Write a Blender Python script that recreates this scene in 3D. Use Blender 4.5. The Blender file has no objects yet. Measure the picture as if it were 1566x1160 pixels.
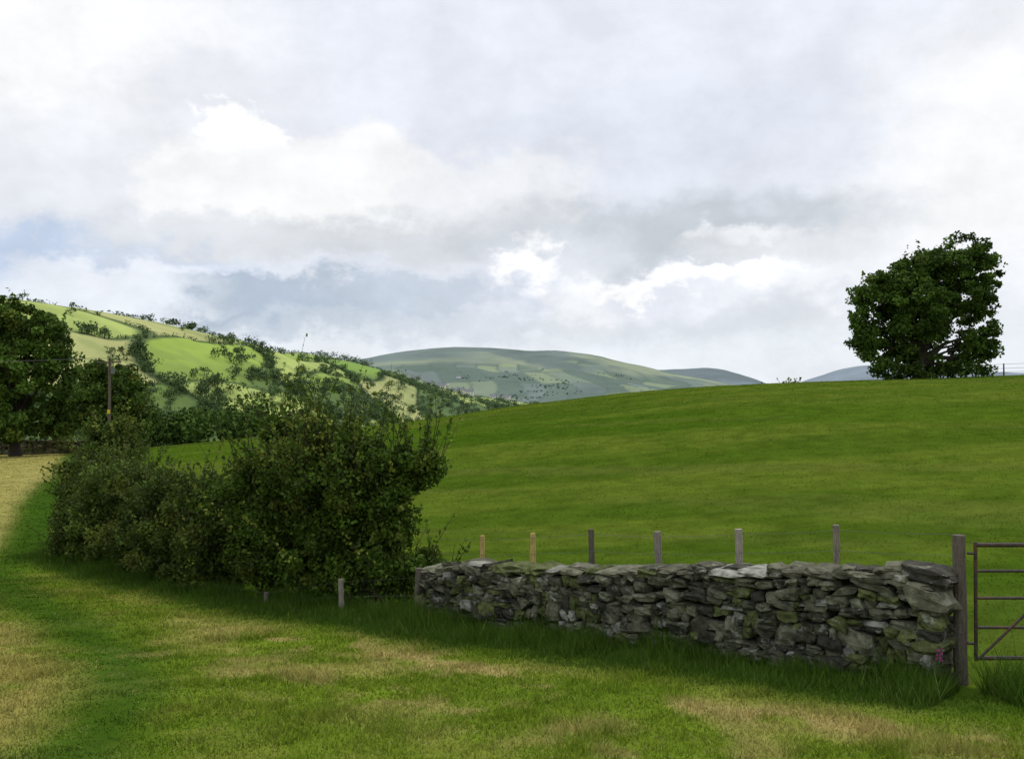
import bpy, bmesh, math, random
import numpy as np
from mathutils import Vector
rng=np.random.default_rng(7); random.seed(7)
sc=bpy.context.scene
D2R=math.radians
# ------------------------------------------------------------ noise
_T=np.random.default_rng(3).random((256,256))
def vn(x,y):
    x=np.asarray(x,float);y=np.asarray(y,float)
    xi=np.floor(x).astype(int);yi=np.floor(y).astype(int);fx=x-xi;fy=y-yi
    fx=fx*fx*(3-2*fx);fy=fy*fy*(3-2*fy)
    a=_T[xi&255,yi&255];b=_T[(xi+1)&255,yi&255];c=_T[xi&255,(yi+1)&255];d=_T[(xi+1)&255,(yi+1)&255]
    return (a*(1-fx)+b*fx)*(1-fy)+(c*(1-fx)+d*fx)*fy
def fbm(x,y,o=4):
    s=0;a=.5;t=0
    for i in range(o):
        s=s+a*vn(x*2**i+17.3*i,y*2**i+9.1*i);t+=a;a*=.5
    return s/t
def sm(a,b,x):
    t=np.clip((x-a)/(b-a),0,1);return t*t*(3-2*t)
def mixc(c1,c2,f):
    f=np.asarray(f)[...,None];return c1*(1-f)+np.asarray(c2,float)*f
# ------------------------------------------------------------ mesh builder
class MB:
    def __init__(s): s.v=[];s.f=[];s.c=[];s.m=[];s.n=0
    def add(s,v,f,c,mi=0):
        v=np.asarray(v,float).reshape(-1,3);f=np.asarray(f,int)
        c=np.asarray(c,float)
        if c.ndim==1: c=np.tile(c,(len(v),1))
        s.v.append(v);s.f.append(f+s.n);s.c.append(c[:,:3]);s.m.append(np.full(len(f),mi));s.n+=len(v)
    def build(s,name,mats,smooth=False,parent=None):
        V=np.concatenate(s.v);C=np.concatenate(s.c)
        me=bpy.data.meshes.new(name)
        loops=np.concatenate([f.ravel() for f in s.f]);tot=np.concatenate([np.full(len(f),f.shape[1]) for f in s.f])
        st=np.concatenate([[0],np.cumsum(tot)[:-1]])
        me.vertices.add(len(V));me.vertices.foreach_set('co',V.ravel())
        me.loops.add(len(loops));me.loops.foreach_set('vertex_index',loops.astype(np.int32))
        me.polygons.add(len(tot));me.polygons.foreach_set('loop_start',st.astype(np.int32));me.polygons.foreach_set('loop_total',tot.astype(np.int32))
        me.polygons.foreach_set('material_index',np.concatenate(s.m).astype(np.int32))
        me.polygons.foreach_set('use_smooth',np.full(len(tot),smooth))
        a=me.color_attributes.new(name='Col',type='FLOAT_COLOR',domain='POINT')
        a.data.foreach_set('color',np.concatenate([C,np.ones((len(C),1))],1).astype(np.float32).ravel())
        for m in (mats if isinstance(mats,list) else [mats]): me.materials.append(m)
        me.update(calc_edges=True);me.validate()
        ob=bpy.data.objects.new(name,me);sc.collection.objects.link(ob)
        if parent: ob.parent=parent
        return ob
def empty(name):
    e=bpy.data.objects.new(name,None);sc.collection.objects.link(e);return e
def tube(mb,pts,rad,col,sides=7,mi=0,cap=True):
    pts=np.asarray(pts,float);n=len(pts)
    rad=np.full(n,rad) if np.isscalar(rad) else np.asarray(rad)
    tg=np.gradient(pts,axis=0);tg/=np.linalg.norm(tg,axis=1)[:,None]+1e-9
    up=np.array([0,0,1.]) if abs(tg[0][2])<.9 else np.array([1.,0,0])
    V=[]
    for i in range(n):
        a=np.cross(tg[i],up);a/=np.linalg.norm(a)+1e-9;b=np.cross(tg[i],a)
        an=np.arange(sides)*2*math.pi/sides
        V.append(pts[i]+rad[i]*(np.cos(an)[:,None]*a+np.sin(an)[:,None]*b))
    V=np.concatenate(V);F=[]
    for i in range(n-1):
        for j in range(sides):
            k=(j+1)%sides;F.append([i*sides+j,i*sides+k,(i+1)*sides+k,(i+1)*sides+j])
    mb.add(V,F,col,mi)
    if cap: 
        for o in (0,(n-1)*sides): mb.add(V[o:o+sides],[list(range(sides))],col,mi)
def box(mb,c,h,col,ang=0,mi=0):
    s=np.array([[-1,-1,-1],[1,-1,-1],[1,1,-1],[-1,1,-1],[-1,-1,1],[1,-1,1],[1,1,1],[-1,1,1]],float)*np.asarray(h)
    ca,sa=math.cos(ang),math.sin(ang)
    v=np.stack([s[:,0]*ca-s[:,1]*sa,s[:,0]*sa+s[:,1]*ca,s[:,2]],1)+np.asarray(c)
    mb.add(v,[[0,3,2,1],[4,5,6,7],[0,1,5,4],[1,2,6,5],[2,3,7,6],[3,0,4,7]],col,mi)
# ------------------------------------------------------------ materials
def vmat(name,rough=.9,nscale=5,namt=.3,bump=0,bscale=20,transl=0,spec=.2,tint=None,tscale=2,tthr=(.5,.65),stretch=(1,1,1),det=4):
    m=bpy.data.materials.new(name);m.use_nodes=True;nt=m.node_tree;N=nt.nodes;L=nt.links
    b=N['Principled BSDF'];b.inputs['Roughness'].default_value=rough;b.inputs['Specular IOR Level'].default_value=spec
    at=N.new('ShaderNodeAttribute');at.attribute_name='Col'
    tc=N.new('ShaderNodeTexCoord');col=at.outputs['Color']
    if namt:
        mp=N.new('ShaderNodeMapping');mp.inputs['Scale'].default_value=stretch
        L.new(tc.outputs['Object'],mp.inputs['Vector'])
        no=N.new('ShaderNodeTexNoise');no.inputs['Scale'].default_value=nscale;no.inputs['Detail'].default_value=det;no.inputs['Roughness'].default_value=.65
        L.new(mp.outputs[0],no.inputs['Vector'])
        mr=N.new('ShaderNodeMapRange');mr.inputs[1].default_value=.3;mr.inputs[2].default_value=.7;mr.inputs[3].default_value=1-namt;mr.inputs[4].default_value=1+namt
        L.new(no.outputs['Fac'],mr.inputs[0])
        mx=N.new('ShaderNodeVectorMath');mx.operation='SCALE'
        L.new(at.outputs['Color'],mx.inputs[0]);L.new(mr.outputs[0],mx.inputs['Scale'])
        col=mx.outputs[0]
    if tint:
        n2=N.new('ShaderNodeTexNoise');n2.inputs['Scale'].default_value=tscale;n2.inputs['Detail'].default_value=6;n2.inputs['Roughness'].default_value=.7
        L.new(tc.outputs['Object'],n2.inputs['Vector'])
        r2=N.new('ShaderNodeMapRange');r2.inputs[1].default_value=tthr[0];r2.inputs[2].default_value=tthr[1];L.new(n2.outputs['Fac'],r2.inputs[0])
        mm=N.new('ShaderNodeMix');mm.data_type='RGBA';L.new(r2.outputs[0],mm.inputs[0]);L.new(col,mm.inputs[6]);mm.inputs[7].default_value=(*tint,1);col=mm.outputs[2]
    L.new(col,b.inputs['Base Color'])
    if bump:
        nb=N.new('ShaderNodeTexNoise');nb.inputs['Scale'].default_value=bscale;nb.inputs['Detail'].default_value=5;nb.inputs['Roughness'].default_value=.7
        L.new(tc.outputs['Object'],nb.inputs['Vector'])
        bp=N.new('ShaderNodeBump');bp.inputs['Strength'].default_value=bump;bp.inputs['Distance'].default_value=.05
        L.new(nb.outputs['Fac'],bp.inputs['Height']);L.new(bp.outputs[0],b.inputs['Normal'])
    if transl:
        t=N.new('ShaderNodeBsdfTranslucent');L.new(col,t.inputs['Color'])
        ms=N.new('ShaderNodeMixShader');ms.inputs[0].default_value=transl
        L.new(b.outputs[0],ms.inputs[1]);L.new(t.outputs[0],ms.inputs[2]);L.new(ms.outputs[0],N['Material Output'].inputs['Surface'])
    return m
M_ground=vmat('meadow_turf',nscale=1.1,namt=.27,bump=.4,bscale=14,spec=0,det=8)
M_grass=vmat('grass_blades',namt=0,transl=.3,spec=0)
M_leaf=vmat('leaves',namt=0,transl=.3,rough=.6,spec=.12)
M_dleaf=vmat('distant_leaves',namt=0,spec=0)
M_bark=vmat('bark',nscale=12,namt=.4,bump=.8,bscale=30)
M_wood=vmat('weathered_wood',nscale=10,namt=.4,bump=.6,bscale=40,stretch=(6,6,1))
M_stone=vmat('lichen_stone',nscale=8,namt=.6,bump=1.0,bscale=18,tint=(.34,.345,.28),tscale=5,tthr=(.58,.68),det=7,spec=.08)
M_hill=vmat('hill_pasture_sunlit',nscale=.03,namt=.12,spec=0)
M_far=vmat('far_hill_hazed',nscale=.004,namt=.12,spec=0)
M_metal=vmat('rusty_metal',nscale=20,namt=.5,rough=.6,spec=.4,tint=(.10,.045,.02),tscale=7,tthr=(.5,.6))
M_paint=vmat('house_render',nscale=.5,namt=.08)
# ------------------------------------------------------------ terrain
LINE=np.array([(16,10.4),(4.8,10.4),(-1.4,15.6),(-4.6,18.2),(-12,26.5),(-37,85),(-60,140)],float)
def sdist(x,y):
    best=np.full(np.shape(x),1e9);sg=np.ones(np.shape(x))
    for i in range(len(LINE)-1):
        a=LINE[i];b=LINE[i+1];d=b-a;L2=d@d
        t=np.clip(((x-a[0])*d[0]+(y-a[1])*d[1])/L2,0,1)
        px=x-a[0]-t*d[0];py=y-a[1]-t*d[1];r=np.hypot(px,py)
        cr=-(d[0]*(y-a[1])-d[1]*(x-a[0]))
        m=r<best;best=np.where(m,r,best);sg=np.where(m,np.sign(cr),sg)
    return best*sg   # >0 behind the boundary (hill field)
RX=[-120,-60,-40,-29,-18,-7.6,-1,6.2,12,19.6,26,33.7,42,60,110]
RZ=[-6,-5.6,-5.4,-4.5,-3.4,-2.4,-1.25,-.43,.25,.66,.9,1.1,1.45,2,3]
def R(x):
    return (np.interp(x-3,RX,RZ)+np.interp(x,RX,RZ)+np.interp(x+3,RX,RZ))/3
def height(x,y):
    b=-1.75-4.1*(1-np.exp(-np.clip(y,-8,1e9)/26))
    n=(x-4.7)*.636+(y-10.5)*.772
    nr=np.maximum((x-4.7)*.636+53.6,12)
    s=np.clip(n/nr,0,1);f=.4*.5*(1-np.cos(math.pi*s))+.6*np.sin(s*math.pi/2)
    r=R(x);z=b*(1-f)+r*f
    yy=np.maximum(y-80,0);z=z-.15*(np.sqrt(yy**2+1600)-40)
    fl=-52+6*fbm(x/300,y/300,3)-3
    k=8.;z=np.where(y>120,np.logaddexp(np.clip(z,-300,50)/k,fl/k)*k,z)
    z=z+(fbm(x*.25+5,y*.25,3)-.5)*.18*sm(4,20,np.hypot(x,y))*(1-sm(60,90,y)*.6)+(fbm(x*2,y*2,3)-.5)*.06
    return z
PATH=np.array([(-24,52),(-19.8,41),(-13.8,28),(-11.5,22),(-9.0,18),(-6.6,14.9),(-4.75,12),(-3.9,10),(-3.46,8.2),(-3.2,6.5),(-3.1,2)])
def pdist(x,y):
    best=np.full(np.shape(x),1e9);sg=np.ones(np.shape(x))
    for i in range(len(PATH)-1):
        a=PATH[i];b=PATH[i+1];d=b-a
        t=np.clip(((x-a[0])*d[0]+(y-a[1])*d[1])/(d@d),0,1)
        r=np.hypot(x-a[0]-t*d[0],y-a[1]-t*d[1]);cr=d[0]*(y-a[1])-d[1]*(x-a[0])
        m=r<best;best=np.where(m,r,best);sg=np.where(m,np.sign(cr),sg)
    return best*sg
def gcol(x,y):
    x=np.asarray(x,float);y=np.asarray(y,float)
    sd=sdist(x,y);pd=pdist(x,y);r=np.hypot(x,y)
    n1=fbm(x*.7,y*.7,4);n2=fbm(x*.18+30,y*.18,4);n3=fbm(x*2.5,y*2.5+9,3);n4=fbm(x*.35+50,y*.35+8,3)
    c=np.zeros(x.shape+(3,))+np.array([.130,.188,.017])
    c=mixc(c,(.21,.232,.040),sm(.40,.66,n1)*.8)
    c=mixc(c,(.078,.140,.010),sm(.5,.7,n4)*.55)
    left=sm(.2,1.1,-pd*1.0)
    c=mixc(c,(.29,.25,.075),left*sm(.20,.52,n1*.5+n3*.5)*.92)
    c=mixc(c,(.34,.31,.10),left*sm(18,34,y)*.7)
    c=mixc(c,(.27,.25,.06),sm(.5,.66,n3*.5+n4*.5)*.5*sm(1,-6,x))
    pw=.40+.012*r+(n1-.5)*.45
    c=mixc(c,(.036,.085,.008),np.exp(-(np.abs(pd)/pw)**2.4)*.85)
    st=np.exp(-((sd+2.7+(n2-.5)*1.8)/.5)**2)*sm(.44,.60,n3*.5+n1*.5)+np.exp(-((sd+4.3+(n2-.5))/.9)**2)*sm(.44,.62,n1*.5+n3*.5)*.75
    c=mixc(c,(.33,.27,.10),np.clip(st,0,1)*(sm(-6.5,-2.5,x))*.9)
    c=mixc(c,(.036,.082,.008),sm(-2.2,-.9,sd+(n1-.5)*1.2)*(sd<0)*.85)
    # hill field
    band=fbm((x*.35+y*.9)*.10,(x*.9-y*.35)*.016+4,4);b2=fbm(x*.05+9,y*.35,4);b3=fbm((x*.5+y*.86)*.5,(x*.86-y*.5)*.05+11,4)
    h=np.zeros_like(c)+np.array([.064,.114,.0085])
    h=mixc(h,(.107,.142,.017),sm(.42,.62,band)*.7)
    h=mixc(h,(.042,.088,.006),sm(.46,.66,b2)*.6)
    h=mixc(h,(.108,.152,.018),sm(25,75,y)*sm(0,35,x)*.55)
    h=mixc(h,(.110,.130,.025),sm(.54,.68,b3)*.40)
    h=mixc(h,(.042,.088,.006),sm(.50,.66,n1)*.35)
    h=mixc(h,(.042,.084,.007),sm(30,8,y)*.5)
    c=mixc(c,h,sm(-.1,.1,sd))
    cell=_T[(np.floor(x/90+fbm(x/200,y/200,2)*1.5).astype(int))&255,(np.floor(y/170).astype(int))&255]
    v=np.zeros_like(c)+np.array([.08,.13,.04])
    v=mixc(v,(.27,.36,.09),sm(.5,.8,cell));v=mixc(v,(.05,.085,.035),sm(.3,0,cell))
    c=mixc(c,v,sm(100,160,y))
    c=mixc(c,(.22,.28,.25),(1-np.exp(-r/5000))*.9*sm(100,400,r))  # distance haze mixed into the ground colour
    return c
ang=np.concatenate([np.linspace(-48,48,560),np.linspace(50,310,90)])*math.pi/180
rad=np.concatenate([[.3,1.5,3],np.geomspace(4.5,16000,620)])
A,Rr=np.meshgrid(ang,rad);GX=Rr*np.sin(A);GY=Rr*np.cos(A);GZ=height(GX,GY)
na=len(ang);nr=len(rad)
i,j=np.meshgrid(np.arange(nr-1),np.arange(na),indexing='ij');j2=(j+1)%na
F=np.stack([i*na+j,i*na+j2,(i+1)*na+j2,(i+1)*na+j],-1).reshape(-1,4)[:,::-1]
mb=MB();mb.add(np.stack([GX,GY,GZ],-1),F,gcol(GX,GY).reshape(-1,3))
mb.add([[0,0,-1.75]]+[[GX[0,k],GY[0,k],GZ[0,k]] for k in range(na)],[[0,1+(k+1)%na,1+k] for k in range(na)],(.1,.2,.016))
mb.build('meadow_ground',M_ground,smooth=True)
# ------------------------------------------------------------ grass
mb=MB()
def blades(x,y,h,w,c,lean=.5,var=.35):
    n=len(x);z=height(x,y)-.005
    a=rng.random(n)*2*math.pi;l=rng.random(n)*lean*h
    la=rng.random(n)*2*math.pi
    dx=np.cos(a)*w;dy=np.sin(a)*w
    v=np.empty((n,3,3))
    v[:,0]=np.stack([x-dx,y-dy,z],1);v[:,1]=np.stack([x+dx,y+dy,z],1)
    v[:,2]=np.stack([x+np.cos(la)*l,y+np.sin(la)*l,z+h],1)
    f=np.arange(n*3).reshape(n,3)
    c=np.clip(c*(1-var+2*var*rng.random((n,1))),0,1)
    mb.add(v,f,np.repeat(c,3,axis=0))
def fan(n,r0,r1,a0=-34,a1=34,p=1.0):
    r=(r0**p+(r1**p-r0**p)*rng.random(n))**(1/p);a=np.radians(a0+(a1-a0)*rng.random(n))
    return r*np.sin(a),r*np.cos(a)
x,y=fan(300000,6,24,-36,36,1.2);k=sdist(x,y)<-.5;x=x[k];y=y[k]
r=np.hypot(x,y);tuft=fbm(x*3,y*3,3)
pth=1-.6*np.exp(-(pdist(x,y)/.5)**2)
tall=1+1.3*sm(.62,.74,fbm(x*1.7+3,y*1.7,3))
blades(x,y,(.015+.045*rng.random(len(x)))*(.35+tuft*1.2)*pth*tall,.004+.0004*r,gcol(x,y)*1.3*(.82+.36*fbm(x*5,y*5,2))[:,None],1.4,.32)
x,y=fan(50000,20,95,-33,-10,1.0);k=sdist(x,y)<-.2;x=x[k];y=y[k];r=np.hypot(x,y)
blades(x,y,.03+.04*rng.random(len(x)),.0007*r,gcol(x,y)*1.4,1.6,.15)
x,y=fan(30000,6,18,-36,36,1.2);k=(sdist(x,y)<-1.5)&(fbm(x*1.3,y*1.3+4,3)>.47);x=x[k];y=y[k]
blades(x,y,.012+.02*rng.random(len(x)),.003+.003*rng.random(len(x)),np.tile([.38,.33,.13],(len(x),1)),4.5,.3)
n=130000
seg=rng.choice(5,n,p=[.20,.34,.14,.24,.08]);t=rng.random(n)
a=LINE[seg];b=LINE[seg+1]
t=np.where(seg==4,t*.2,t)
d=(b-a)/np.linalg.norm(b-a,axis=1)[:,None];nrm=np.stack([d[:,1],-d[:,0]],1)
cam=-(a+b)/2;sgn=np.sign((nrm*cam).sum(1));nrm*=sgn[:,None]
off=.05+np.abs(rng.normal(0,.65,n))+.22
p=a+(b-a)*t[:,None]+nrm*off[:,None]
x,y=p[:,0],p[:,1];cl=fbm(x*2.2,y*2.2,3)
hh=(.08+.32*rng.random(n)**1.5)*np.exp(-(off/1.3)**2)*(.05+cl*1.7)*np.where(seg==0,1.7,1)*np.where(rng.random(n)<.015,1.9,1)
cc=np.tile([.068,.135,.016],(n,1));cc=mixc(cc,(.17,.20,.06),(rng.random(n)<.10)*.8)
blades(x,y,hh,.005+.004*rng.random(n),cc,.9)
x,y=fan(190000,12,92,-30,33,.9);k=sdist(x,y)>.3;x=x[k];y=y[k];r=np.hypot(x,y)
tf=fbm(x*.9,y*.9,3)
blades(x,y,(.015+.035*rng.random(len(x)))*(.3+tf*1.2),.0006*r,gcol(x,y)*1.5*(.8+.4*tf)[:,None],2.0,.16)
mb.build('meadow_grass',M_grass)
# ------------------------------------------------------------ dry stone wall
bm=bmesh.new();bmesh.ops.create_cube(bm,size=2);bmesh.ops.subdivide_edges(bm,edges=bm.edges[:],cuts=2,use_grid_fill=True)
TV=np.array([v.co[:] for v in bm.verts]);TF=np.array([[v.index for v in f.verts] for f in bm.faces]);bm.free()
sph=TV/np.linalg.norm(TV,axis=1)[:,None]
TV=TV*.62+sph*1.28*.38
def stone(mb,c,h,dirx,col,roll=0,yaw=0,noise=.13):
    v=TV*(1+rng.normal(0,noise*.5,(1,3)))+rng.normal(0,noise,TV.shape)*np.array([.6,.8,.9])
    v[:,2]*=1+v[:,0]*rng.normal(0,.25);v[:,0]+=v[:,2]*rng.normal(0,.16)
    v=v*np.asarray(h)
    cr,sr=math.cos(roll),math.sin(roll);v=np.stack([v[:,0]*cr-v[:,2]*sr,v[:,1],v[:,0]*sr+v[:,2]*cr],1)
    dx=np.array([math.cos(yaw)*dirx[0]-math.sin(yaw)*dirx[1],math.sin(yaw)*dirx[0]+math.cos(yaw)*dirx[1],0])
    dy=np.array([-dx[1],dx[0],0])
    w=v[:,:1]*dx+v[:,1:2]*dy+v[:,2:3]*np.array([0,0,1.])+np.asarray(c)
    mb.add(w,TF,col)
def scol():
    q=random.random()
    b=np.array([.152,.152,.102])*(.45+.85*random.random())
    if q<.09: b=np.array([.30,.30,.25])*(.8+.4*random.random())
    elif q<.26: b=np.array([.125,.145,.055])*(.7+.5*random.random())
    elif q<.40: b=np.array([.062,.060,.046])
    return b
def drywall(name,p0,p1,z0,z1,th,ch=(.055,.14),sw=(.10,.30),cope=(.18,.44),chh=(.05,.12)):
    mb=MB();p0=np.array(p0,float);p1=np.array(p1,float);L=np.linalg.norm(p1-p0);d=(p1-p0)/L;nn=np.array([-d[1],d[0]])
    for side in (-1,1):
        zz=-.15;k=0
        while zz<1.6:
            h=random.uniform(*ch);s=random.uniform(-.2,0)
            while s<L:
                w=random.uniform(*sw)*(.6 if random.random()<.3 else 1)*(1.5 if random.random()<.14 else 1);m=s+w/2
                mm=min(max(m,0.08),L-.08);pc=p0+d*mm
                zb=float(height(pc[0],pc[1]));zt=z0+(z1-z0)*mm/L
                amp=ch[1]*1.6
                z=zb+zz+h/2+amp*(float(vn(m*1.6,k*.45+side*9))-.5)+random.gauss(0,.015)
                if z+h*.3<zt-.05:
                    batter=.12*(1-(z-zb)/1.2)
                    o=side*(th/2-.11+batter*.6+random.gauss(0,.022))
                    q=random.random()
                    if q<.20 and h>ch[0]*1.5:
                        for e in (-.26,.26): stone(mb,np.array([*(pc+nn*(o+side*random.gauss(0,.01))),z+e*h]),(w*.52,.14,h*.28),d,scol(),random.gauss(0,.06),random.gauss(0,.05))
                    else:
                        hh=h*(1.6 if (q>.90 and z+h<zt-.1) else 1)
                        stone(mb,np.array([*(pc+nn*o),z]),(w*.49,.13+random.random()*.04,hh*.53),d,scol(),random.gauss(0,.11),random.gauss(0,.09))
                s+=w
            zz+=h*.95;k+=1
    s=0
    while s<L-.05:
        w=random.uniform(*cope);m=min(s+w/2,L-.1);pc=p0+d*m;zt=z0+(z1-z0)*m/L
        h=random.uniform(*chh)
        stone(mb,(*pc,zt-.05+h*.3+.07*(float(fbm(np.array(m*1.1),np.array(3.3),2))-.5)),(w*.54,th*.5+.03,h*.64),d,scol()*1.1,random.gauss(0,.08),random.gauss(0,.12))
        if random.random()<.4: stone(mb,(*(pc+nn*random.uniform(-.1,.1)),zt-.02+h*.6),(w*.36,th*.33,h*.38),d,scol()*1.1,random.gauss(0,.12),random.gauss(0,.3))
        s+=w*.93
    c0=p0+d*.12;c1=p1-d*.12
    n=24;V=[];Fc=[]
    for i in range(n+1):
        q=c0+(c1-c0)*i/n;zb=float(height(q[0],q[1]))-.2;zt=z0+(z1-z0)*i/n-.1
        for sx in (-1,1):
            e=nn*sx*(th/2-.14);V+= [[*(q+e),zb],[*(q+e),zt]]
    for i in range(n):
        a=i*4;b=a+4;Fc+=[[a,b,b+1,a+1],[a+2,a+3,b+3,b+2],[a+1,b+1,b+3,a+3]]
    Fc+=[[0,1,3,2],[n*4,n*4+2,n*4+3,n*4+1]]
    mb.add(V,Fc,(.02,.02,.014))
    return mb.build(name,M_stone)
drywall('dry_stone_wall',(-1.25,15.4),(4.62,10.5),-2.74,-1.89,.5)
drywall('dry_stone_wall',(-75,92),(-38.2,88),-4.6,-4.35,.6,ch=(.16,.24),sw=(.4,.8),cope=(.5,.9),chh=(.12,.22))
# ------------------------------------------------------------ posts, fence, gate
def post(mb,x,y,ztop,r,col,lean=(0,0),sides=8,zb=None):
    zb=float(height(np.array(x),np.array(y)))-.2 if zb is None else zb
    t=np.linspace(0,1,8);pts=[[x+lean[0]*k+random.gauss(0,.05)*r,y+lean[1]*k,zb+(ztop-zb)*k] for k in t]
    tube(mb,pts,[r*(1.10-.14*k+random.gauss(0,.06)) for k in t],col,sides)
fe=empty('wire_fence')
for n,(t,zt,c,ln,r) in enumerate([(.0863,-2.257,[.50,.37,.13],(0,0),.038),(.215,-2.13,[.50,.38,.13],(0.0,0),.042),(.356,-1.97,[.12,.10,.08],(-.03,0),.045),(.502,-1.90,[.26,.23,.19],(-.07,0),.05),(.648,-1.764,[.36,.32,.26],(-.01,0),.052),(.8136,-1.60,[.25,.22,.17],(-.03,0),.042)]):
    m=MB();post(m,-.99+6.07*t,15.96-5*t,zt,r,c,ln);m.build('post_%d'%(n+1),M_wood,parent=fe)
m=MB()
for dz in (.06,.30,.52):
    pts=[]
    for t,zt in [(-.03,-2.32),(.0863,-2.257),(.215,-2.13),(.356,-1.97),(.502,-1.90),(.648,-1.764),(.8136,-1.60),(.99,-1.52)]:
        pts.append([-.99+6.07*t,15.90-5*t,zt-dz])
    P=[]
    for a,b in zip(pts[:-1],pts[1:]):
        for q in (0,.5): P.append([a[k]+(b[k]-a[k])*q-(.012 if (q and k==2) else 0) for k in range(3)])
    P.append(pts[-1]);tube(m,P,.0022,(.12,.12,.11),4)
m.build('wires',vmat('fence_wire',rough=.5),parent=fe)
hf=empty('hedge_fence')
for n,(x,y,zt,r,c) in enumerate([(-1.45,15.15,-2.70,.055,[.15,.13,.10]),(-2.75,15.95,-3.02,.045,[.28,.25,.2]),(-4.25,17.0,-3.45,.04,[.2,.18,.15]),(-6.3,19.6,-3.7,.04,[.10,.09,.07]),(-8.7,22.0,-3.8,.04,[.09,.08,.06])]):
    m=MB();post(m,x,y,zt,r,c,(random.gauss(0,.02),0));m.build('post_%d'%(n+1),M_wood,parent=hf)
m=MB()
for dz in (.1,.4,.7):
    tube(m,[[-1.45,15.1,-2.75-dz*.9],[-2.75,15.9,-2.98-dz*.8],[-4.25,16.95,-3.4-dz*.5],[-6.3,19.55,-3.7-dz*.4],[-8.7,21.95,-3.8-dz*.3]],.0018,(.07,.07,.06),4)
m.build('wires',bpy.data.materials['fence_wire'],parent=hf)
g=empty('field_gate')
m=MB();post(m,4.79,10.5,-1.52,.066,[.15,.125,.10],(-.02,0),10);post(m,8.35,10.46,-1.45,.08,[.11,.09,.07],(.02,0),10);m.build('gate_posts',M_wood,parent=g)
m=MB();zs=[-1.61,-1.885,-2.17,-2.48,-2.80];x0,x1=4.90,8.22;dkc=(.045,.035,.03)
for i,z in enumerate(zs): tube(m,[[x0,10.4,z],[x1,10.4,z]],.024 if i in(0,4) else .016,dkc,8)
for xx in (x0,(x0+x1)/2,x1): tube(m,[[xx,10.4,-1.58],[xx,10.4,-2.83]],.02,dkc,8)
tube(m,[[x0+.02,10.375,-2.80],[(x0+x1)/2-.4,10.375,-1.62]],.015,dkc,8)
tube(m,[[x1-.02,10.375,-2.80],[(x0+x1)/2+.4,10.375,-1.62]],.015,dkc,8)
for z in (-1.7,-2.65): tube(m,[[4.82,10.42,z],[x0,10.4,z]],.016,dkc,6)
m.build('gate_bars',M_metal,parent=g)
fx=MB();bx,by=4.36,10.1;bz=float(height(np.array(bx),np.array(by)))
tube(fx,[[bx,by,bz],[bx+.01,by,bz+.32],[bx+.03,by,bz+.52]],[.005,.004,.002],(.06,.12,.02),5)
for k in range(9):
    a=k*2.4;zz=bz+.36+.015*k;c=np.array([bx+.02+.012*math.cos(a),by+.012*math.sin(a),zz])
    tube(fx,[c,c+[.02*math.cos(a),.02*math.sin(a),-.015]],[.004,.011],(.48,.06,.28),6)
fx.build('foxglove',M_leaf)
# ------------------------------------------------------------ foliage
def leaves(mb,c,size,col,mi=0,flat=0.0):
    n=len(c);a=rng.normal(size=(n,3));a/=np.linalg.norm(a,axis=1)[:,None]
    b=rng.normal(size=(n,3));b-= (a*b).sum(1)[:,None]*a;b/=np.linalg.norm(b,axis=1)[:,None]
    s=(size*(.6+.8*rng.random(n)))[:,None]*.5
    v=np.stack([c-a*s,c+b*s*.62,c+a*s,c-b*s*.62],1)
    mb.add(v,np.arange(n*4).reshape(n,4),np.repeat(col,4,axis=0),mi)
def crown(mb,lumps,nsub,nleaf,rsub,lsize,base,var=.35,yel=(.16,.19,.03),yf=.1,gap=.0,mi=0,inner=.3):
    lumps=np.array(lumps,float);vol=(lumps[:,3]*lumps[:,5])**1.0;w=vol/vol.sum();out=[]
    for L,wi in zip(lumps,w):
        k=max(3,int(nsub*wi));d=rng.normal(size=(k,3));d/=np.linalg.norm(d,axis=1)[:,None]
        rr=np.where(rng.random(k)<inner,rng.random(k)**.5*.75,.76+.30*rng.random(k))
        cc=L[:3]+d*rr[:,None]*L[3:6];out.append(cc)
    cs=np.concatenate(out);k=len(cs)
    rs=rsub*(.5+1.0*rng.random(k));per=max(3,int(nleaf/k))
    idx=np.repeat(np.arange(k),per)
    off=rng.normal(size=(len(idx),3));off/=np.linalg.norm(off,axis=1)[:,None];off*=(rng.random(len(idx))**.45)[:,None]
    off[:,2]*=.75
    pts=cs[idx]+off*rs[idx][:,None]
    b=np.array(base)*(1+var*rng.normal(size=(k,1)))
    b=np.clip(b,np.array(base)*.45,np.array(base)*2.0)
    yy=rng.random(k)<yf;b[yy]=b[yy]*.4+np.array(yel)*.6
    col=np.clip(b[idx]*(.7+.6*rng.random((len(idx),1))),.001,1)
    leaves(mb,pts,np.full(len(idx),lsize),col,mi)
    return cs
def shoots(mb,starts,center,length,nper,lsize,base,up=.8,mi=0,stem=True,yel=(.17,.21,.03),yf=.2):
    for s in starts:
        d=(s-center);d/=np.linalg.norm(d)+1e-6;d=d*.8+np.array([0,0,up])+rng.normal(0,.3,3);d/=np.linalg.norm(d)
        L=length*(.4+1.0*random.random());bend=rng.normal(0,.15,3)
        t=rng.random(nper);pts=s+d*(t*L)[:,None]+bend*((t**2)*L)[:,None]+rng.normal(0,lsize*.6,(nper,3))*(1.2-t)[:,None]
        b=np.array(yel if random.random()<yf else base)*(.7+.7*random.random())
        leaves(mb,pts,np.full(nper,lsize),np.clip(b*(.7+.6*rng.random((nper,1))),0,1),mi)
        if stem:
            e=s+d*L+bend*L;tube(mb,[s-d*.2,s+d*L*.5+bend*L*.25,e],[.009,.006,.002],(.05,.04,.025),3,1,False)
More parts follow.
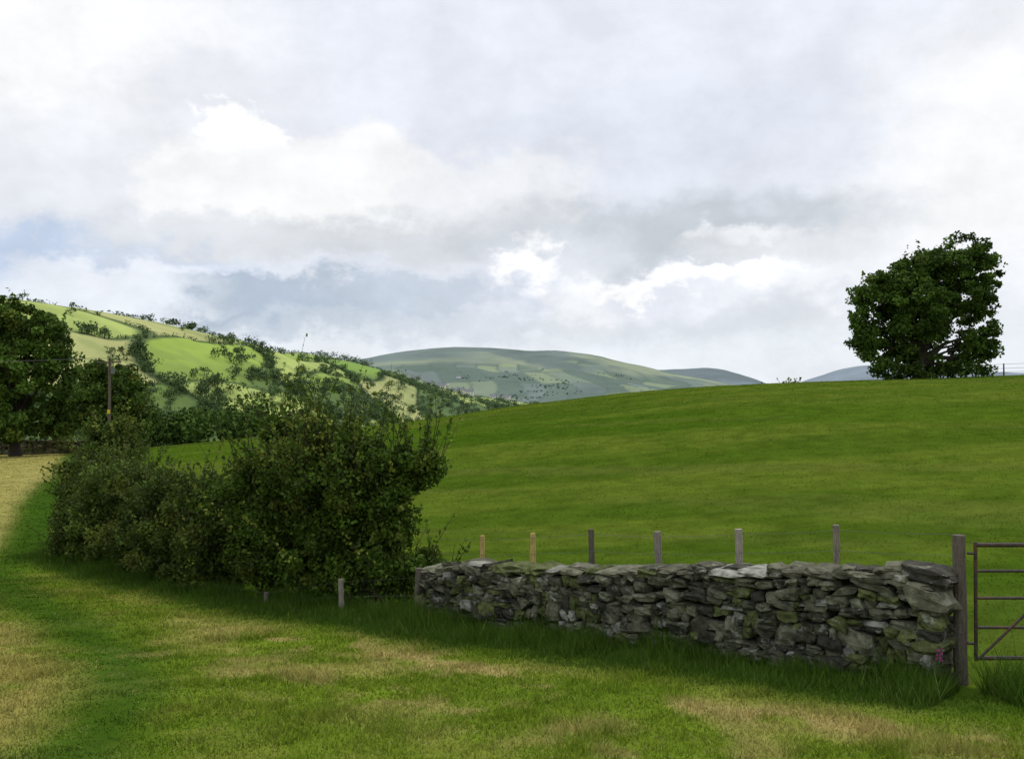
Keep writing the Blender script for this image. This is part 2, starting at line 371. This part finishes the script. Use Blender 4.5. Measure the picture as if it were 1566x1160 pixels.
def limbs(mb,root,targets,r0,col=(.06,.05,.038),mi=1,fork=.4,wob=.15):
    root=np.array(root,float)
    for T in targets:
        T=np.array(T);n=7;t=np.linspace(0,1,n)
        mid=root+(T-root)*np.array([.25,.25,.55])
        p=((1-t)**2)[:,None]*root+(2*t*(1-t))[:,None]*mid+(t**2)[:,None]*T
        p[1:-1]+=rng.normal(0,wob,(n-2,3))
        tube(mb,p,r0*(1-.88*t),col,6,mi,False)
G=lambda x,y:float(height(np.array(float(x)),np.array(float(y))))
def tree(name,x,y,lumps,nsub,nleaf,rsub,ls,base,trunk_r,nlimb,shoot=0,shl=1,**kw):
    e=empty(name);z=G(x,y);m=MB()
    cs=crown(m,lumps,nsub,nleaf,rsub,ls,base,**kw)
    if shoot:
        ctr=np.mean(np.array(lumps)[:,:3],axis=0);st=cs[rng.choice(len(cs),shoot)]
        shoots(m,st,ctr,shl,14,ls,base,.5,stem=False,yf=0)
    m.build('crown',M_leaf,parent=e)
    t=MB();top=np.mean(np.array(lumps)[:,:3],axis=0)
    fork=np.array([x,y,z+(top[2]-z)*.35])
    tube(t,[[x,y,z-.3],[x+.03,y,z+.3],[x-.05,y,(z+fork[2])/2],fork],[trunk_r*1.5,trunk_r*1.1,trunk_r*.95,trunk_r*.85],(.06,.052,.04),10)
    limbs(t,fork-[0,0,.2],cs[rng.choice(len(cs),nlimb)],trunk_r*.4,mi=0,wob=.12)
    limbs(t,fork-[0,0,.4],np.array(lumps)[:,:3],trunk_r*.6,mi=0,wob=.1)
    t.build('trunk',M_bark,parent=e)
    return e
def LP(u,v,ru,rv,y=78,dy=0,ry=None):
    return ((u-783)*y/1500,y+dy,(600-v)*y/1500,ru*y/1500,(ry if ry else (ru+rv)/2*y/1500),rv*y/1500)
lum=[LP(1470,400,44,38),LP(1500,396,28,22),LP(1508,445,22,40),LP(1430,412,42,32),LP(1405,418,36,30),LP(1385,436,42,34),LP(1350,448,34,28),LP(1320,478,22,36),LP(1325,520,22,28),LP(1350,530,34,34),
     LP(1400,500,50,50,dy=.5),LP(1455,480,36,46,dy=1),LP(1502,505,20,34),LP(1370,562,32,20),LP(1425,560,40,22),LP(1480,562,36,18),LP(1507,545,16,26),LP(1390,470,50,50,dy=-1),LP(1480,530,30,26,dy=-.5),LP(1470,440,40,40,dy=-.5)]
tree('ash_tree',32.4,78,lum,700,70000,.56,.27,(.070,.125,.018),.42,24,shoot=240,shl=.9,var=.32,yf=.05,yel=(.12,.17,.03),inner=.26)
lum=[LP(20,500,50,38,84),LP(60,520,40,40,84),LP(-30,510,50,45,84),LP(90,560,28,34,84),LP(30,570,60,50,84,dy=-1),LP(-40,590,60,60,84),LP(40,635,60,38,84,dy=-1),LP(100,610,22,34,84),LP(-5,480,30,22,84),LP(92,640,26,30,84),LP(10,655,50,24,84,dy=-2),LP(-40,650,50,30,84)]
tree('sycamore_tree',-42.5,84,lum,560,54000,.7,.32,(.082,.145,.022),.45,24,shoot=140,shl=.9,var=.35,yf=.08)
lum=[LP(165,590,36,34,82),LP(200,610,32,34,82),LP(140,615,28,36,82),LP(178,640,50,28,82),LP(220,640,20,26,82),LP(150,570,22,18,82),LP(190,580,22,20,82)]
tree('hawthorn_tree',-33,82,lum,300,26000,.55,.26,(.075,.128,.022),.2,14,shoot=80,shl=.7,var=.35,yf=.1)
def bush(name,lumps,nsub,nleaf,rsub,ls,base,nsh,shl,roots,nst,**kw):
    m=MB();cs=crown(m,lumps,nsub,nleaf,rsub,ls,base,**kw);lu=np.array(lumps)
    top=np.argsort(-cs[:,2])[:len(cs)//2]
    idx=np.concatenate([rng.choice(len(cs),nsh//2),rng.choice(top,nsh//2)])
    for i in idx:
        near=lu[np.argmin(((lu[:,:3]-cs[i])**2).sum(1)),:3]
        shoots(m,[cs[i]],near-[0,0,.4],shl,22,ls,base,.7)
    for r in roots:
        rr=np.array([r[0],r[1],G(r[0],r[1])-.1]);dd=((cs-rr)**2).sum(1);pick=np.argsort(dd)[:max(60,nst*4)];pick=rng.choice(pick,nst)
        limbs(m,rr,cs[pick],.035,wob=.05)
    return m.build(name,[M_leaf,M_bark])
def HL(x,y,z,rx,rz,ry=None): return (x,y,z,rx,ry or rx*.8,rz)
big=[HL(-2.9,17.3,-1.75,.95,.8),HL(-2.35,17.0,-2.2,.6,.8),HL(-3.7,17.9,-1.6,.75,.8),HL(-4.5,18.5,-1.9,.8,.8),HL(-2.6,17.1,-1.1,.5,.42),HL(-3.4,17.6,-1.0,.5,.42),
     HL(-1.95,16.6,-2.9,.6,.5),HL(-1.4,16.3,-3.05,.4,.42),HL(-3.1,17.0,-2.8,.9,.7),HL(-4.3,18.0,-2.8,.85,.75),HL(-1.6,16.9,-1.25,.34,.34),HL(-5.3,19.2,-2.3,.65,.7),HL(-4.4,18.6,-.9,.32,.36),HL(-2.0,17.0,-1.6,.42,.38)]
bush('hawthorn_bush',big,620,105000,.23,.08,(.068,.118,.014),620,.95,[(-2.3,16.5),(-3.0,17.0),(-3.7,17.6),(-4.6,18.3),(-1.7,16.2)],14,var=.40,yf=.12,inner=.3)
hl=[HL(-6.3,20.2,-2.5,.9,.8),HL(-5.6,19.3,-3.1,.8,.65),HL(-7.4,21.4,-2.5,.9,.8),HL(-8.5,22.6,-2.7,1.0,.85),HL(-9.7,24.2,-2.8,1.0,.9),HL(-10.6,25.2,-3.1,.95,.9),HL(-7.0,20.6,-3.3,.9,.65),
    HL(-8.3,22.0,-3.4,.9,.65),HL(-9.8,23.8,-3.6,.9,.7),HL(-10.8,25.0,-3.7,.85,.65),HL(-6.0,19.4,-3.4,.8,.55),HL(-11.3,26.6,-2.7,.85,.8)]
bush('hawthorn_hedge',hl,520,90000,.28,.085,(.074,.114,.019),420,.75,[(-6,19.4),(-7.2,20.7),(-8.5,22.2),(-9.8,23.9),(-11.0,25.4)],12,var=.40,yf=.13,inner=.3)
tb=[HL(-11.8,29,-1.6,.85,.85),HL(-11.6,28.6,-2.4,1.1,.9),HL(-12.5,29.5,-2.5,.9,.9),HL(-10.9,28.0,-2.9,.8,.8),HL(-12.1,28.7,-3.5,1.2,1.0)]
bush('hawthorn_bush',tb,240,42000,.32,.1,(.074,.118,.019),200,.8,[(-12.2,28.8),(-11.6,28.2)],12,var=.35,yf=.15,inner=.3)
bush('gorse_bush',[HL(24.6,88,-.1,1.0,.9),HL(22.8,88,-.5,.8,.9),HL(25.5,88,.4,.5,.6),HL(24,88,.2,.7,.6)],60,4500,.35,.2,(.07,.11,.025),24,.8,[(24,88)],6,yf=.1)
bush('gorse_bush',[HL(2.6,92,-1.7,1.0,.75),HL(1.6,92,-2.0,.9,.6)],40,3000,.35,.2,(.07,.11,.025),12,.5,[(2.3,92)],6,yf=.1)
sf=empty('hilltop_fence');m=MB()
for k in range(9):
    x=38+k*2.6;post(m,x,81,G(x,81)+1.0,.06,(.12,.10,.08))
for dz in (.3,.6,.95): tube(m,[[38+k*2.6,81,G(38+k*2.6,81)+dz] for k in range(9)],.012,(.1,.1,.09),4)
m.build('posts_and_wires',M_wood,parent=sf)
up=empty('utility_pole');px,py=-32.6,79.5;zg=G(px,py);m=MB()
tube(m,[[px,py,zg-.3],[px,py,2.75]],[.15,.10],(.13,.11,.08),10)
box(m,(px,py-.14,2.45),(.95,.05,.06),(.13,.11,.08),0)
box(m,(px,py-.17,-1.55),(.12,.02,.17),(.62,.50,.03),0)
for dx in (-.8,0,.8): tube(m,[[px+dx,py-.14,2.5],[px+dx,py-.14,2.62],[px+dx,py-.14,2.66],[px+dx,py-.14,2.8]],[.03,.03,.075,.05],(.08,.06,.05),8)
tube(m,[[px+.35,py-.2,1.5],[px+.35,py-.2,2.0]],[.15,.15],(.16,.17,.16),10)
m.build('pole_body',M_wood,parent=up)
m=MB()
for dx in (-.8,0,.8):
    pts=[];
    for t in np.linspace(0,1,12): pts.append([px+dx+(-60)*t,py-.14+(-6)*t,2.8+.4*t-1.6*4*t*(1-t)*.5])
    tube(m,pts,.006,(.10,.11,.12),4)
m.build('power_lines',M_metal,parent=up)
# ------------------------------------------------------------ left hill
CR=np.array([(-560,300,78),(-520,380,76),(-430,540,68),(-337,700,61),(-296,850,51),(-274,950,39),(-243,1050,42),(-217,1150,30),(-141,1300,3),(18,1600,-24),(220,1950,-44)],float)
cl=np.concatenate([[0],np.cumsum(np.linalg.norm(np.diff(CR[:,:2],axis=0),axis=1))]);cl/=cl[-1]
def cpt(s):
    f=lambda k:(np.interp(s-.012,cl,CR[:,k])+np.interp(s,cl,CR[:,k])+np.interp(s+.012,cl,CR[:,k]))/3
    return f(0),f(1),f(2)
def hillp(s,t):
    cx,cy,cz=cpt(s);W=390-120*s
    x=cx+t*W*.93;y=cy-t*W*.367
    a=np.abs(t);pr=.5-.5*np.cos(math.pi*np.clip(a,0,1)**1.12)
    z=cz-(cz+56)*pr+(fbm(x/60,y/60,3)-.5)*9*np.sin(math.pi*np.clip(a,0,1))+(fbm(x/25,y/25,2)-.5)*1.5
    return x,y,z
def cellinfo(s,t):
    ss=s*13+(fbm(s*7,t*3,2)-.5)*1.6+t*1.2;tt=t*6.5+(fbm(s*11+3,t*4,2)-.5)*1.3+s*3
    return ss,tt
ns,ntt=800,300
S,Tt=np.meshgrid(np.linspace(0,1,ns),np.linspace(-1,1,ntt),indexing='ij')
X,Y,Z=hillp(S,Tt);ss,tt=cellinfo(S,Tt)
cid=_T[np.floor(ss).astype(int)&255,(np.floor(tt).astype(int)+40)&255]
c=np.zeros(S.shape+(3,))+np.array([.32,.44,.065])  # field greens have sunlight painted in, brighter than the near grass
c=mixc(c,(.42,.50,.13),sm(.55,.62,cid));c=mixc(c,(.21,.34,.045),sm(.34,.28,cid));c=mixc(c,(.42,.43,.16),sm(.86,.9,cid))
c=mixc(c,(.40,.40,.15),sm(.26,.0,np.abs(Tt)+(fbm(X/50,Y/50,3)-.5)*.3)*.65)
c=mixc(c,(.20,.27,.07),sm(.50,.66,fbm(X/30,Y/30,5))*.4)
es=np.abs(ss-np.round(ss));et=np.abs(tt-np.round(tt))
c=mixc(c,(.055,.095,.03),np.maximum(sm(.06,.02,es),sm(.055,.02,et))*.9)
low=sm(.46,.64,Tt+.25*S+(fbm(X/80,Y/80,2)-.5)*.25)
c=mixc(c,(.075,.125,.035),low*(cid<.66)*.9)  # darker lower slope: woodland plus cloud shade put into the colour
c=mixc(c,(.30,.36,.33),(1-np.exp(-np.hypot(X,Y)/7000))[...])  # haze painted over the fields, growing with distance
i,j=np.meshgrid(np.arange(ns-1),np.arange(ntt-1),indexing='ij')
F=np.stack([i*ntt+j,i*ntt+j+1,(i+1)*ntt+j+1,(i+1)*ntt+j],-1).reshape(-1,4)[:,::-1]
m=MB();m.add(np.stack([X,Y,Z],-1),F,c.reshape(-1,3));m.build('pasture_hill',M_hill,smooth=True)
tm=MB()
def dtree(x,y,z,h,base,nl=110,ls=None):
    k=random.randint(4,7);w=h*random.uniform(.75,1.05)
    C=np.array([[x+random.gauss(0,w*.24),y+random.gauss(0,w*.24),z+h*random.uniform(.28,.66)] for _ in range(k)])
    rr=np.array([w*random.uniform(.26,.42) for _ in range(k)])
    idx=rng.integers(0,k,nl);o=rng.normal(size=(nl,3));o/=np.linalg.norm(o,axis=1)[:,None];o*=(rng.random(nl)**.4)[:,None]
    o[:,2]*=.85
    p=C[idx]+o*rr[idx][:,None];p[:,2]=np.maximum(p[:,2],z+h*.03)
    b=np.array(base)*random.uniform(.7,1.35)
    leaves(tm,p,np.full(nl,ls or h*.15),np.clip(b*(.7+.6*rng.random((nl,1))),0,1))
    tube(tm,[[x,y,z-.5],[x,y,z+h*.4]],[h*.03,h*.02],(.05,.045,.035),5,0,False)
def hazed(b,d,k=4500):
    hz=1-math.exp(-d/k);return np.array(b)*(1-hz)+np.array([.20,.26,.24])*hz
HS=[(.575,.17,12),(.585,.20,9),(.60,.27,13),(.605,.22,9),(.635,.10,12),(.655,.06,13),(.695,.10,12),(.70,.15,11),(.71,.07,10),(.545,.22,10)]
HP=[hillp(np.array(s),np.array(t)) for s,t,_ in HS]
def nearhouse(x,y):
    # keep the ground in front of each house open
    for hx_,hy_,_ in HP:
        dx=x-float(hx_);dy=y-float(hy_)
        if abs(dx)<11 and -60<dy<8: return True
    return False
n=320000;s_=.08+.9*rng.random(n);t_=rng.random(n)
a_,b_=cellinfo(s_,t_);e1=np.abs(a_-np.round(a_));e2=np.abs(b_-np.round(b_))
k=((e1<.009)|(e2<.008))&(fbm(s_*60,t_*30,2)>.33);s_=s_[k];t_=t_[k]
hx,hy,hz_=hillp(s_,t_);n=len(hx)
per=8;idx=np.repeat(np.arange(n),per)
hh=1.0+2.4*fbm(hx/14,hy/14,2)
P=np.stack([hx[idx]+rng.normal(0,.8,n*per),hy[idx]+rng.normal(0,.8,n*per),hz_[idx]+rng.random(n*per)*hh[idx]*1.1],1)
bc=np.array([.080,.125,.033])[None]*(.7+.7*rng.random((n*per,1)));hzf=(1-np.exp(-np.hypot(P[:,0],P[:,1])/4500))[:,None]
leaves(tm,P,np.full(n*per,1.1),bc*(1-hzf)+np.array([.2,.26,.24])*hzf)  # hedge leaf colour blended towards haze with distance
for _ in range(20000):
    s=.1+random.random()*.87;t=random.uniform(.02,.98)
    ss,tt=cellinfo(np.array(s),np.array(t));e1=abs(ss-round(float(ss)));e2=abs(tt-round(float(tt)))
    clu=float(sm(.47,.60,fbm(np.array(s*34),np.array(t*12),2)))
    pr=0
    if e1<.025 or e2<.025: pr=.55*clu+.04
    pr*= .25+1.6*float(sm(.10,.40,t+s*.3))
    if t<.12 and s<.5: pr*=.25
    tq=t+.25*s
    if tq>.46: pr=max(pr,.12*clu)
    if tq>.56: pr=max(pr,.14+.35*clu)
    if pr<.001: pr=.001
    if random.random()<pr:
        x,y,z=hillp(np.array(s),np.array(t));dd=math.hypot(x,y)
        if nearhouse(float(x),float(y)): continue
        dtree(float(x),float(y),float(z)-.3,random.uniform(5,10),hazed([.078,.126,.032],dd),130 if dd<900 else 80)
for s,t,h in [(.345,.0,6),(.35,.01,7),(.36,.0,7),(.365,.01,7),(.372,.01,7),(.378,0,6),(.385,.0,8),(.392,.01,7),(.41,0,6),(.42,.01,5),(.3,.12,8),(.31,.14,8),(.305,.13,7),(.29,.05,6),(.305,.17,8),(.315,.16,7),(.50,0,7),(.505,.01,7)]:
    x,y,z=hillp(np.array(s),np.array(t));dtree(float(x),float(y),float(z)-.3,h,(.09,.14,.038),150)
for _ in range(1500):
    y=random.uniform(160,1800);u=random.uniform(-.5,.06);x=u*y
    z=G(x,y)-.3;h=random.uniform(6,11)
    if fbm(np.array(x/60),np.array(y/60),2)<.42: continue
    if (z+h)/y>-.016 - .014*min(1,max(0,(600-y)/400)): continue
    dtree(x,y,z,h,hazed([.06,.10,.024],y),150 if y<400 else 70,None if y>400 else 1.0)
for x,y,h in [(-41,112,6.5),(-38,116,7.0),(-44,118,6.5),(-36,112,6.5),(-33.5,118,8.5),(-31,120,7),(-48,122,7),(-29,124,5.5),(-52,125,8),(-36,128,6),(-39,122,7),(-27,128,5),(-34,124,7.5),(-42,128,8.5),(-30,116,6.5),(-46,114,6)]:
    dtree(x,y,G(x,y)-.3,h,(.058,.10,.022),900,.5)
# ------------------------------------------------------------ far hills
def farhill(name,prof,D,front,back,col,fields=0,pale=None):
    px_=[p[0] for p in prof];pz=[p[1] for p in prof]
    nx,ny=420,220
    xs=np.linspace(px_[0]-300,px_[-1]+300,nx);ys=np.linspace(D-front,D+back,ny)
    X,Y=np.meshgrid(xs,ys,indexing='ij')
    c=sum(np.interp(X+o,px_,pz) for o in (-40,-15,0,15,40))/5
    q=np.where(Y<D,(D-Y)/front,(Y-D)/back)
    b=.5+.5*np.cos(math.pi*np.clip(q,0,1)**.9)
    Z=-75+(c+75)*b+(fbm(X/350,Y/350,4)-.5)*70*np.sqrt(np.clip(b*(1-b),0,1))+(fbm(X/90,Y/90,3)-.5)*7
    C=np.zeros(X.shape+(3,))+np.array(col)  # bluish base colour has the aerial haze painted in
    n=fbm(X/260+4,Y/420,5)
    C=mixc(C,np.array(col)*.78,sm(.42,.62,n)*.8)
    if pale is not None:  # pale areas are sunlit patches painted into the slope colour
        C=mixc(C,pale,sm(.42,.62,fbm(X/240+9,Y/400,5))*sm(-350,150,X)*sm(.5,.3,q)*.8)
        C=mixc(C,pale,np.exp(-((X+450)/250)**2-((q-.33)/.03)**2)*.7)
    if fields:
        ci=np.floor(X/95+fbm(X/400,Y/500,2)*3).astype(int);cj=np.floor(Y/190+fbm(X/300,Y/300+7,2)*2).astype(int)
        cc=_T[ci&255,cj&255];lowm=sm(.30,.42,q+(fbm(X/150,Y/150,3)-.5)*.2)*(Y<D)
        C=mixc(C,(.28,.34,.19),sm(.6,.7,cc)*lowm*.6);C=mixc(C,(.13,.18,.145),sm(.4,.3,cc)*lowm*.75)
        ef=np.minimum(np.abs(((X/95+fbm(X/400,Y/500,2)*3)+.5)%1-.5),np.abs(((Y/190+fbm(X/300,Y/300+7,2)*2)+.5)%1-.5)*1.0)
        C=mixc(C,(.115,.16,.13),sm(.09,.03,ef)*lowm*.65)
    i,j=np.meshgrid(np.arange(nx-1),np.arange(ny-1),indexing='ij')
    F=np.stack([i*ny+j,(i+1)*ny+j,(i+1)*ny+j+1,i*ny+j+1],-1).reshape(-1,4)
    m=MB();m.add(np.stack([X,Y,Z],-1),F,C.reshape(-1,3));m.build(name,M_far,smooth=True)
    return X,Y,Z,q
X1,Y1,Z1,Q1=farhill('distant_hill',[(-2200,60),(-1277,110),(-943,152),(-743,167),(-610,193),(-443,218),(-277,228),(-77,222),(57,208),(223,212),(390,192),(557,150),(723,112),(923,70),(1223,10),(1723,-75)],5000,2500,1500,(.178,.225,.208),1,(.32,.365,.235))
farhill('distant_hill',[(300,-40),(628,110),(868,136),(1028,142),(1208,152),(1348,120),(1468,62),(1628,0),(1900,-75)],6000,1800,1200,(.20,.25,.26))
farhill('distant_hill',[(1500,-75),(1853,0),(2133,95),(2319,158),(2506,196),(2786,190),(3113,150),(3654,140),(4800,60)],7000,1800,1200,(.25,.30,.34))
for _ in range(1900):
    a=random.randint(60,330);b=random.randint(4,80)
    x,y,z=X1[a,b],Y1[a,b],Z1[a,b];qq=float(Q1[a,b])
    if fbm(np.array(x/160.),np.array(y/160.),3)<.42+.30*(1-qq): continue
    for q in range(3):
        dtree(x+random.gauss(0,14),y+random.gauss(0,14),z-2,random.uniform(5,8),(.125,.175,.14),14,4)
tm.build('distant_trees',M_dleaf)
# ------------------------------------------------------------ houses
def house(x,y,z,w,d,h,ang,wall=(.70,.68,.64)):
    e=empty('farmhouse');ca,sa=math.cos(ang),math.sin(ang)
    def Tr(v): v=np.asarray(v,float);return np.stack([v[:,0]*ca-v[:,1]*sa+x,v[:,0]*sa+v[:,1]*ca+y,v[:,2]+z],1)
    m=MB();hw,hd=w/2,d/2;r=h+d*.42
    V=[[-hw,-hd,-3],[hw,-hd,-3],[hw,hd,-3],[-hw,hd,-3],[-hw,-hd,h],[hw,-hd,h],[hw,hd,h],[-hw,hd,h],[-hw,0,r],[hw,0,r]]
    m.add(Tr(V),[[0,1,5,4],[2,3,7,6]],wall);m.add(Tr(V),[[1,2,6,9,5],[3,0,4,8,7]],wall);m.build('walls',M_paint,parent=e)
    m=MB();o=.4;V=[[-hw-o,-hd-o,h-.3],[hw+o,-hd-o,h-.3],[hw+o,0,r+.15],[-hw-o,0,r+.15],[hw+o,hd+o,h-.3],[-hw-o,hd+o,h-.3]]
    m.add(Tr(V),[[0,1,2,3],[3,2,4,5]],(.20,.21,.23))
    for cx in (-hw+.6,hw-.6): 
        b=MB();box(b,(cx,0,r+.5),(.45,.45,.9),(0,0,0));m.add(Tr(b.v[0]),b.f[0],(.3,.28,.25))
    m.build('roof',M_paint,parent=e)
    m=MB()
    for cx in (-w*.3,0,w*.3):
        for cz in (h*.28,h*.72):
            b=MB();box(b,(cx,-hd-.03,cz),(.45,.06,.5),(0,0,0));m.add(Tr(b.v[0]),b.f[0],(.08,.09,.10))
    m.build('windows',M_paint,parent=e)
for (x,y,z),(s,t,wd) in zip(HP,HS): house(float(x),float(y),float(z)+2.0,wd,7,5,random.uniform(-.4,.4))
for k in range(10):
    a=random.randint(150,215);b=random.randint(40,66);house(X1[a,b],Y1[a,b],Z1[a,b]+4,15,9,6,random.uniform(-.4,.4))
# ------------------------------------------------------------ world
w=bpy.data.worlds.new('World');sc.world=w;w.use_nodes=True;nt=w.node_tree;N=nt.nodes;L=nt.links
bg=N['Background'];bg.inputs['Strength'].default_value=.1
tosun=Vector((.12,.26,.93)).normalized()
el=math.asin(tosun.z);az=math.atan2(tosun.x,tosun.y)
sky=N.new('ShaderNodeTexSky');sky.sky_type='NISHITA';sky.sun_disc=False;sky.sun_elevation=el;sky.sun_rotation=az
tc=N.new('ShaderNodeTexCoord');sp=N.new('ShaderNodeSeparateXYZ');L.new(tc.outputs['Generated'],sp.inputs[0])
def mth(op,a,b=None,c=None,clamp=False):
    n=N.new('ShaderNodeMath');n.operation=op;n.use_clamp=clamp
    for k,q in enumerate((a,b,c)):
        if q is None: continue
        if isinstance(q,(int,float)): n.inputs[k].default_value=q
        else: L.new(q,n.inputs[k])
    return n.outputs[0]
AZ=mth('ARCTAN2',sp.outputs[0],sp.outputs[1]);EL=mth('ARCSINE',sp.outputs[2])
cb=N.new('ShaderNodeCombineXYZ');L.new(AZ,cb.inputs[0]);L.new(mth('MULTIPLY',EL,1.5),cb.inputs[1])
def noise(scale,detail=8,rough=.55,off=(0,0,0)):
    mp=N.new('ShaderNodeMapping');mp.inputs['Location'].default_value=off;L.new(cb.outputs[0],mp.inputs[0])
    n=N.new('ShaderNodeTexNoise');n.noise_dimensions='2D';n.inputs['Scale'].default_value=scale;n.inputs['Detail'].default_value=detail;n.inputs['Roughness'].default_value=rough
    L.new(mp.outputs[0],n.inputs['Vector']);return n
nA=noise(6.5,5,.55);sA=N.new('ShaderNodeSeparateColor');L.new(nA.outputs['Color'],sA.inputs[0])
nB=noise(26,4,.6,(3,1,0));sB=N.new('ShaderNodeSeparateColor');L.new(nB.outputs['Color'],sB.inputs[0])
def dist(base,a,b,ka,kb):
    t=mth('MULTIPLY_ADD',mth('SUBTRACT',a,.5),ka,base);return mth('MULTIPLY_ADD',mth('SUBTRACT',b,.5),kb,t)
PX=dist(AZ,sA.outputs[0],sB.outputs[0],.13,.07);PY=dist(EL,sA.outputs[1],sB.outputs[1],.08,.05)
def blob(col,u,v,ru,rv,color,strength=1,soft=.8):
    ax=math.atan((u-783)/1500);ey=math.atan((600-v)/1500*math.cos(ax))
    dx=mth('MULTIPLY',mth('SUBTRACT',PX,ax),1500/ru);dy=mth('MULTIPLY',mth('SUBTRACT',PY,ey),1500/rv)
    d=mth('SQRT',mth('ADD',mth('MULTIPLY',dx,dx),mth('MULTIPLY',dy,dy)))
    mr=N.new('ShaderNodeMapRange');mr.interpolation_type='SMOOTHSTEP'
    mr.inputs[1].default_value=1+soft/2;mr.inputs[2].default_value=max(0,1-soft/2);mr.inputs[3].default_value=0;mr.inputs[4].default_value=strength
    L.new(d,mr.inputs[0])
    mx=N.new('ShaderNodeMix');mx.data_type='RGBA';L.new(mr.outputs[0],mx.inputs[0])
    if isinstance(col,tuple): mx.inputs[6].default_value=(*col,1)
    else: L.new(col,mx.inputs[6])
    mx.inputs[7].default_value=(*color,1);return mx.outputs[2]
c=(.78,.81,.89)
GR=(.55,.59,.635);BG=(.42,.50,.61)
for b in [(60,30,300,160,(1.0,1.0,1.0),.95,1.3),(60,260,260,80,(.80,.82,.86),.7,1.3),(330,150,130,50,(.79,.81,.87),.7,1.2),(1520,240,170,180,(.97,.97,.97),.9,1.3),(900,40,500,110,(.82,.85,.92),.6,1.4),(1000,190,260,80,(.72,.76,.85),.7,1.3),
          (70,400,260,46,(.50,.61,.80),.85,.9),(170,425,140,26,(.92,.94,.98),.8,1.2),
          (390,300,170,90,(.97,.97,.97),.95,.35),(350,225,68,50,(1.03,1.03,1.03),1,.3),(520,290,230,84,(.93,.93,.93),.95,.45),(720,290,150,66,(.86,.87,.90),.9,.45),
          (480,372,320,36,(.65,.68,.72),.85,1.1),(240,350,160,34,(.77,.79,.83),.6,1.2),
          (1050,350,290,58,GR,.95,1.1),(1240,385,170,34,(.83,.84,.86),.6,1.),(860,390,90,50,(.74,.77,.83),.7,1.2),
          (1160,362,70,18,(.92,.94,.97),.7,1.2),
          (430,475,190,42,BG,.95,.6),(640,455,150,34,(.53,.60,.70),.85,.9),(620,505,330,20,(.60,.66,.74),.7,1.1),
          (792,405,22,28,(1.02,1.02,1.02),.95,1.4),(880,470,60,40,(.93,.94,.96),.7,1.4),(1060,432,170,15,(1.03,1.03,1.03),.95,1.1),(1300,440,180,28,(.90,.92,.94),.7,1.3),
          (1080,500,300,26,(.69,.73,.79),.7,1.2),(1400,500,160,30,(.76,.79,.84),.6,1.2),(140,450,160,18,(.86,.90,.96),.7,1.2),
          (800,560,1400,38,(.80,.85,.90),.85,1.3)]:
    c=blob(c,*b)
nC=noise(10,6,.6,(7,2,1))
mr=N.new('ShaderNodeMapRange');mr.inputs[1].default_value=.3;mr.inputs[2].default_value=.7;mr.inputs[3].default_value=9.8;mr.inputs[4].default_value=11.4;L.new(nC.outputs['Fac'],mr.inputs[0])
vs=N.new('ShaderNodeVectorMath');vs.operation='SCALE';L.new(c,vs.inputs[0]);L.new(mr.outputs[0],vs.inputs['Scale'])
fm=N.new('ShaderNodeMix');fm.data_type='RGBA';fm.inputs[0].default_value=.95;L.new(sky.outputs[0],fm.inputs[6]);L.new(vs.outputs[0],fm.inputs[7])
L.new(fm.outputs[2],bg.inputs['Color'])
# sun
sl=bpy.data.lights.new('sun','SUN');sl.energy=1.4;sl.angle=D2R(14);sl.color=(1,.95,.86)
so=bpy.data.objects.new('sun',sl);sc.collection.objects.link(so);so.rotation_euler=tosun.to_track_quat('Z','Y').to_euler();so.location=(0,0,50)
# camera
cd=bpy.data.cameras.new('camera');cd.lens=34.5;cd.sensor_width=36;cd.clip_start=.05;cd.clip_end=40000
co=bpy.data.objects.new('camera',cd);sc.collection.objects.link(co);co.location=(0,0,0);co.rotation_euler=(D2R(90.76),0,0)
sc.camera=co
sc.view_settings.view_transform='Standard';sc.view_settings.look='None';sc.view_settings.exposure=0
